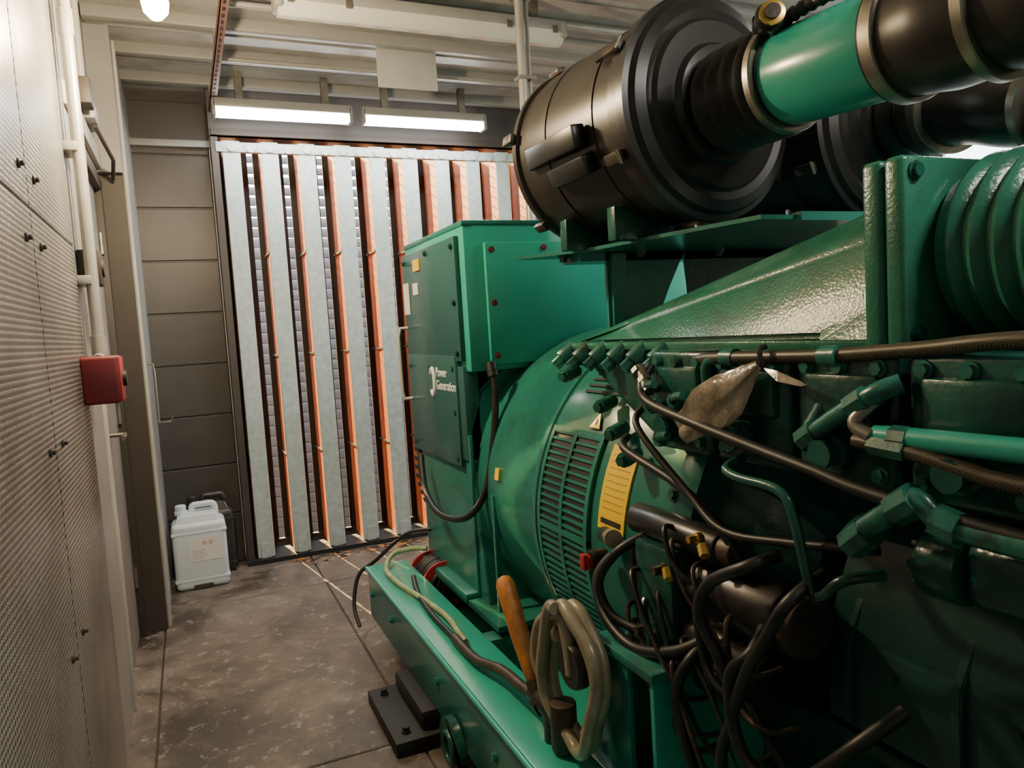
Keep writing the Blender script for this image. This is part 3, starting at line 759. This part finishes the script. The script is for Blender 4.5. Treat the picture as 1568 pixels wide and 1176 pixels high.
b.bolt((0.90,1.3,0.86),(-1,0,0),0.010,0.03,RUSTS); b.bolt((0.90,1.38,0.7),(-1,0,0),0.010,0.03,RUSTS)
b.bolt((0.92,1.2,0.95),(-1,0,0),0.008,0.03,BRASS)
b.done()
b=B("battery_isolator",G)
b.cyl((0.93,1.60,0.80),(0.885,1.60,0.80),0.026,BLACKP,seg=20,bev=0.004)
b.cyl((0.885,1.60,0.80),(0.868,1.60,0.795),0.022,REDB,seg=20,bev=0.005)
b.box((0.86,1.587,0.78),(0.87,1.611,0.82),REDB,bev=0.003)
b.cyl((0.93,1.60,0.86),(0.89,1.50,0.88),0.02,BLACKP,seg=20)
b.cyl((0.9,1.52,0.876),(0.885,1.48,0.884),0.022,HOSEG,seg=20)
b.done()

b=B("engine_hoses",G)
b.tube([(1.0,1.30,1.30),(0.98,1.215,1.31),(0.975,1.05,1.315),(0.98,0.914,1.319),(0.985,0.75,1.33),(0.98,0.60,1.343),(0.98,0.3,1.35)],0.0125,BRAID)
b.tube([(1.0,1.24,1.20),(0.985,1.24,1.27),(0.98,1.22,1.305),(0.98,1.16,1.312)],0.013,GREENF)
for y in (1.16,0.91,0.55): b.cyl((0.98,y+0.018,1.318 if y<1 else 1.312),(0.98,y-0.018,1.319 if y<1 else 1.312),0.018,GREENF,seg=16)
b.tube([(0.97,1.42,1.29),(0.93,1.40,1.25),(0.92,1.36,1.215),(0.915,1.2,1.185),(0.92,1.025,1.154),(0.92,0.90,1.135),(0.92,0.79,1.117),(0.93,0.565,1.098),(0.95,0.3,1.09)],0.011,CABLE)
b.tube([(0.95,0.80,1.200),(0.95,0.741,1.202),(0.95,0.583,1.205),(0.95,0.3,1.21)],0.017,GREENL)
b.cyl((0.95,0.80,1.2),(0.95,0.76,1.2),0.013,STEEL); b.cyl((0.95,0.77,1.2),(0.95,0.74,1.2),0.020,GREENF,seg=8)
b.tube([(0.94,0.83,1.19),(0.94,0.74,1.185),(0.94,0.65,1.170),(0.94,0.58,1.162),(0.94,0.3,1.15)],0.012,BRAID)
b.cyl((0.94,0.80,1.188),(0.94,0.74,1.185),0.016,GREENF,seg=6)
b.tube([(0.99,0.93,1.24),(0.95,0.93,1.19),(0.95,0.87,1.225),(0.95,0.80,1.265),(0.97,0.77,1.28)],0.016,GREENF)
b.cyl((0.95,0.945,1.175),(0.95,0.915,1.195),0.023,GREENF,seg=8); b.cyl((0.95,0.845,1.24),(0.95,0.815,1.258),0.021,GREENF,seg=8)
b.tube([(0.96,0.80,1.26),(0.94,0.83,1.22),(0.94,0.80,1.20)],0.012,STEEL)
b.tube([(0.99,0.85,1.05),(0.92,0.82,1.045),(0.92,0.76,1.09),(0.92,0.714,1.122),(0.925,0.68,1.10),(0.93,0.62,1.09),(0.94,0.3,1.08)],0.018,GREENF)
b.cyl((0.92,0.825,1.03),(0.92,0.79,1.06),0.026,GREENF,seg=8); b.cyl((0.92,0.745,1.10),(0.92,0.71,1.125),0.025,GREENF,seg=8)
b.cyl((0.926,0.685,1.10),(0.928,0.65,1.092),0.024,GREENF,seg=8)
b.tube([(0.97,1.12,1.12),(0.91,1.10,1.11),(0.90,1.056,1.10),(0.90,0.96,1.095),(0.90,0.925,1.06),(0.90,0.893,0.95),(0.90,0.87,0.935),(0.90,0.825,0.975),(0.96,0.80,0.98)],0.009,GREEND)
b.tube([(0.95,1.5,1.12),(0.91,1.45,1.10),(0.91,1.25,1.05),(0.93,1.15,0.98),(0.95,1.1,0.9)],0.010,CABLE)
b.tube([(0.95,1.42,1.20),(0.90,1.38,1.16),(0.91,1.22,1.04),(0.90,1.1,0.99),(0.92,0.95,1.0),(0.95,0.8,1.02)],0.008,CABLE)
for (y,z) in ((1.40,1.24),(1.39,1.20),(1.36,1.13),(1.30,1.22)):
    b.tube([(0.985,y,z),(0.945,y,z),(0.93,y-0.02,z+0.01),(0.93,y-0.05,z+0.015)],0.010,GREENF,seg=10)
    b.cyl((0.955,y,z),(0.935,y,z),0.017,GREENF,seg=6)
b.tube([(0.94,1.42,1.29),(0.93,1.38,1.245)],0.012,STEEL,smooth=False)
for z in (1.285,1.265,1.248):
    b.cyl((0.936,1.40+ (z-1.265)*1.2,z),(0.934,1.39+(z-1.265)*1.2,z-0.008),0.016,STEEL,seg=6)
random.seed(3)
b.tube([(0.92,1.55,0.82),(0.88,1.56,0.77),(0.86,1.50,0.70),(0.86,1.38,0.665),(0.88,1.25,0.70),(0.93,1.18,0.75)],0.013,CABLE)
b.tube([(0.93,1.42,0.90),(0.87,1.45,0.86),(0.85,1.5,0.78),(0.86,1.46,0.71),(0.9,1.35,0.69)],0.011,CABLE)
b.tube([(0.92,0.98,0.97),(0.86,1.0,0.955),(0.85,1.09,0.90),(0.85,1.12,0.83),(0.86,1.08,0.76),(0.87,1.06,0.70)],0.012,CABLE)
b.tube([(0.95,0.90,0.96),(0.86,0.90,0.924),(0.85,0.95,0.84),(0.85,1.0,0.76),(0.85,1.04,0.66),(0.84,1.06,0.56),(0.86,1.02,0.40)],0.011,CABLE)
b.tube([(0.95,1.05,0.82),(0.87,1.0,0.80),(0.85,1.04,0.74),(0.85,1.02,0.62),(0.86,0.94,0.58),(0.86,0.85,0.66),(0.88,0.79,0.73),(0.95,0.76,0.78)],0.012,CABLE)
b.tube([(0.96,1.2,0.74),(0.88,1.2,0.70),(0.86,1.22,0.62),(0.86,1.18,0.5),(0.9,1.16,0.36)],0.012,CABLE)
for i in range(16):
    y0=1.02+random.random()*0.45; z0=0.66+random.random()*0.28
    y1=y0-0.05-random.random()*0.2; z1=z0-0.05-random.random()*0.2
    xo=0.87+random.random()*0.05
    b.tube([(0.95,y0,z0),(xo,y0-0.02,z0+random.uniform(-.02,.04)),(xo-0.01,(y0+y1)/2,(z0+z1)/2+random.uniform(-.06,.06)),(xo,y1,z1),(0.96,y1-0.02,z1)],random.choice((0.005,0.006,0.008)),random.choice((CABLE,CABLE,RUSTS,GREEND)),seg=8)
for (y,z) in ((1.13,0.96),(1.25,0.88)):
    b.cyl((0.87,y,z),(0.86,y-0.02,z-0.015),0.010,BRASS,seg=6)
b.done()

def bag():
    t=bmesh.new(); N=20; M=14
    top=Vector((0.945,1.045,1.303)); rnd=random.Random(5)
    e1=Vector((0.915,1.235,1.165)); 
    rows=[]
    for i in range(M+1):
        u=i/M
        c=top.lerp(e1,u); w=0.008+0.034*math.sin(min(1,u*1.15)*math.pi*0.8)
        dirv=(e1-top).normalized(); nn=Vector((1,0,0)); ss=dirv.cross(nn).normalized()
        row=[]
        for k in range(N):
            a=2*math.pi*k/N; f=1+0.25*math.sin(3*a+u*4)+0.15*math.sin(5*a+2)+rnd.uniform(-.08,.08)
            row.append(t.verts.new(c+ss*w*f*math.cos(a)+nn*w*0.45*f*math.sin(a)))
        rows.append(row)
    for i in range(M):
        for k in range(N): t.faces.new((rows[i][k],rows[i+1][k],rows[i+1][(k+1)%N],rows[i][(k+1)%N]))
    t.faces.new(rows[-1]); t.faces.new(rows[0][::-1])
    b=B("plastic_wrap",G); b.merge(t,BAG)
    b.hull([(0.95,1.045,1.30),(0.945,1.0,1.295),(0.94,0.94,1.268),(0.95,0.93,1.272),(0.96,1.0,1.285),(0.935,0.99,1.275)],BAG,bev=0.002)
    b.tube([(0.965,1.045,1.335),(0.95,1.045,1.33),(0.952,1.04,1.30),(0.965,1.045,1.295)],0.005,BLK,seg=8)
    b.done()
bag()

b=B("hand_priming_pump",G)
p0=Vector((0.764,1.72,0.455)); p1=Vector((0.751,1.865,0.71)); Lh=(p1-p0).length
b.lathe(p0,p1,[(0,0.014),(0.01,0.019),(0.05,0.021),(Lh*0.45,0.026),(Lh*0.8,0.027),(Lh*0.92,0.026),(Lh*0.98,0.018),(Lh,0.0)],WOOD,seg=28)
b.cyl(p0-(p1-p0).normalized()*0.02,p0+(p1-p0).normalized()*0.012,0.022,RUSTS,seg=20)
b.cyl((0.765,1.73,0.43),(0.765,1.56,0.42),0.024,BLACKP,seg=20,bev=0.004)
b.cyl((0.765,1.56,0.36),(0.765,1.56,0.48),0.033,RUSTS,seg=24,bev=0.004)
b.cyl((0.765,1.70,0.42),(0.765,1.67,0.42),0.03,BLACKP,seg=6)
b.cyl((0.76,1.62,0.345),(0.76,1.62,0.42),0.02,RUSTS,seg=16)
b.lathe((0.75,1.49,0.60),(0.79,1.49,0.60),[(0,0.05),(0.01,0.055),(0.03,0.055),(0.04,0.045)],BLACKP,seg=24)
b.done()
b=B("coiled_hose",G)
pts=[]
for i in range(46):
    a=i*2*math.pi/20+math.pi*0.55
    rr=0.150+0.010*math.sin(i*1.3)-0.012*(i/45)
    pts.append((0.742+0.0013*i+0.006*math.sin(i*0.9),1.505-rr*0.92*math.cos(a)*0.85,0.565+rr*1.12*math.sin(a)))
b.tube(pts,0.0155,HOSEG,sub=4,seg=14)
b.tube([(0.765,1.60,0.43),(0.75,1.62,0.50),(0.745,1.66,0.56),(0.75,1.63,0.66),(0.765,1.55,0.70),(0.775,1.47,0.68),(0.78,1.42,0.60),(0.78,1.43,0.50),(0.79,1.50,0.42)],0.014,HOSEG,seg=14)
b.tube([(0.76,1.52,0.70),(0.76,1.50,0.64),(0.76,1.49,0.58)],0.016,HOSEG)
b.lathe((0.76,1.55,0.655),(0.76,1.52,0.67),[(0,0.018),(0.0,0.022),(0.02,0.022),(0.02,0.018)],STEEL)
b.done()

b=B("skid_cables",G)
b.tube([(0.92,3.18,0.42),(0.86,3.22,0.42),(0.78,3.25,0.40),(0.72,3.15,0.37),(0.72,2.95,0.368),(0.76,2.7,0.366),(0.78,2.5,0.366),(0.77,2.35,0.366),(0.76,2.25,0.37)],0.011,pmat("cable_green_yellow",(0.30,0.38,0.20),rough=0.5,var=0.3,nscale=30))
b.tube([(0.95,3.2,0.5),(0.85,3.26,0.48),(0.72,3.34,0.36),(0.64,3.36,0.30),(0.60,3.32,0.18),(0.605,3.25,0.10)],0.009,CABLE)
b.tube([(0.74,2.30,0.37),(0.74,2.1,0.375),(0.76,1.95,0.40),(0.765,1.80,0.41),(0.765,1.72,0.42)],0.016,RUSTS)
b.tube([(0.80,3.0,0.365),(0.76,2.8,0.365),(0.74,2.55,0.365),(0.74,2.30,0.37)],0.010,CABLE)
b.done()
b=B("cable_reel",G)
X0=0.94;Z0=0.30
for y in (3.0,3.19):
    b.lathe((X0,y,Z0),(X0,y+0.012,Z0),[(0,0.075),(0,0.105),(0.012,0.105),(0.012,0.075)],REDB,seg=36)
for r,y in ((0.082,3.025),(0.086,3.05),(0.082,3.075),(0.086,3.10),(0.084,3.13),(0.084,3.16),(0.06,3.0),(0.035,3.0)):
    b.tube([(X0+r*math.cos(i*math.pi/10),y,Z0+r*math.sin(i*math.pi/10)) for i in range(20)],0.013,CABLE,closed=True,sub=2)
b.done()

b=B("dry_leaves")
rnd=random.Random(11)
for i in range(110):
    x=rnd.uniform(0.5,2.0); y=4.80-abs(rnd.gauss(0,0.07)); s=rnd.uniform(0.008,0.022); a=rnd.uniform(0,180)
    b.box((x-s,y-s*0.6,0.001),(x+s,y+s*0.6,0.004),WOOD if i%2 else RUSTS,rot=R('Z',a))
b.done()

# ------------------------------------------------------------------ lights
def light(kind,name,loc,energy,color,size=0.1):
    L=bpy.data.lights.new(name,kind); L.energy=energy; L.color=color
    if kind=='SUN': L.angle=0.01
    else: L.shadow_soft_size=size
    o=bpy.data.objects.new(name,L); scene.collection.objects.link(o); o.location=loc
    return o
light('POINT',"ceiling_lamp_light",(LX,LYY,LZ-0.10),105,(1.0,0.76,0.46),0.04)
s=light('SUN',"sun",(0,0,5),34,(1.0,0.66,0.26))
s.rotation_euler=Vector((0.17,-1.0,-0.42)).to_track_quat('-Z','Y').to_euler()

w=bpy.data.worlds.new("outside"); scene.world=w; w.use_nodes=True
n=w.node_tree.nodes; l=w.node_tree.links
bg=n["Background"]
sky=n.new("ShaderNodeTexSky")
try:
    sky.sky_type='NISHITA'; sky.sun_disc=False; sky.sun_elevation=math.radians(28); sky.sun_rotation=math.radians(-30)
except Exception: pass
mx=n.new("ShaderNodeMixRGB"); mx.inputs["Fac"].default_value=0.75; mx.inputs["Color2"].default_value=(1.0,0.97,0.90,1)
l.new(sky.outputs[0],mx.inputs["Color1"]); l.new(mx.outputs[0],bg.inputs["Color"]); bg.inputs["Strength"].default_value=4.5

# ------------------------------------------------------------------ camera
cam=bpy.data.cameras.new("camera"); co=bpy.data.objects.new("camera",cam); scene.collection.objects.link(co)
rm=Matrix(((0.9127,0.0869,-0.3994),(-0.4042,0.0469,-0.9135),(-0.0607,0.9952,0.0779)))
rm=rm.to_quaternion().normalized().to_matrix()
mw=rm.to_4x4(); mw.translation=Vector((0,0,1.4)); co.matrix_world=mw
cam.sensor_fit='HORIZONTAL'; cam.sensor_width=36; cam.lens=36*1130/1568; cam.clip_start=0.02
scene.camera=co
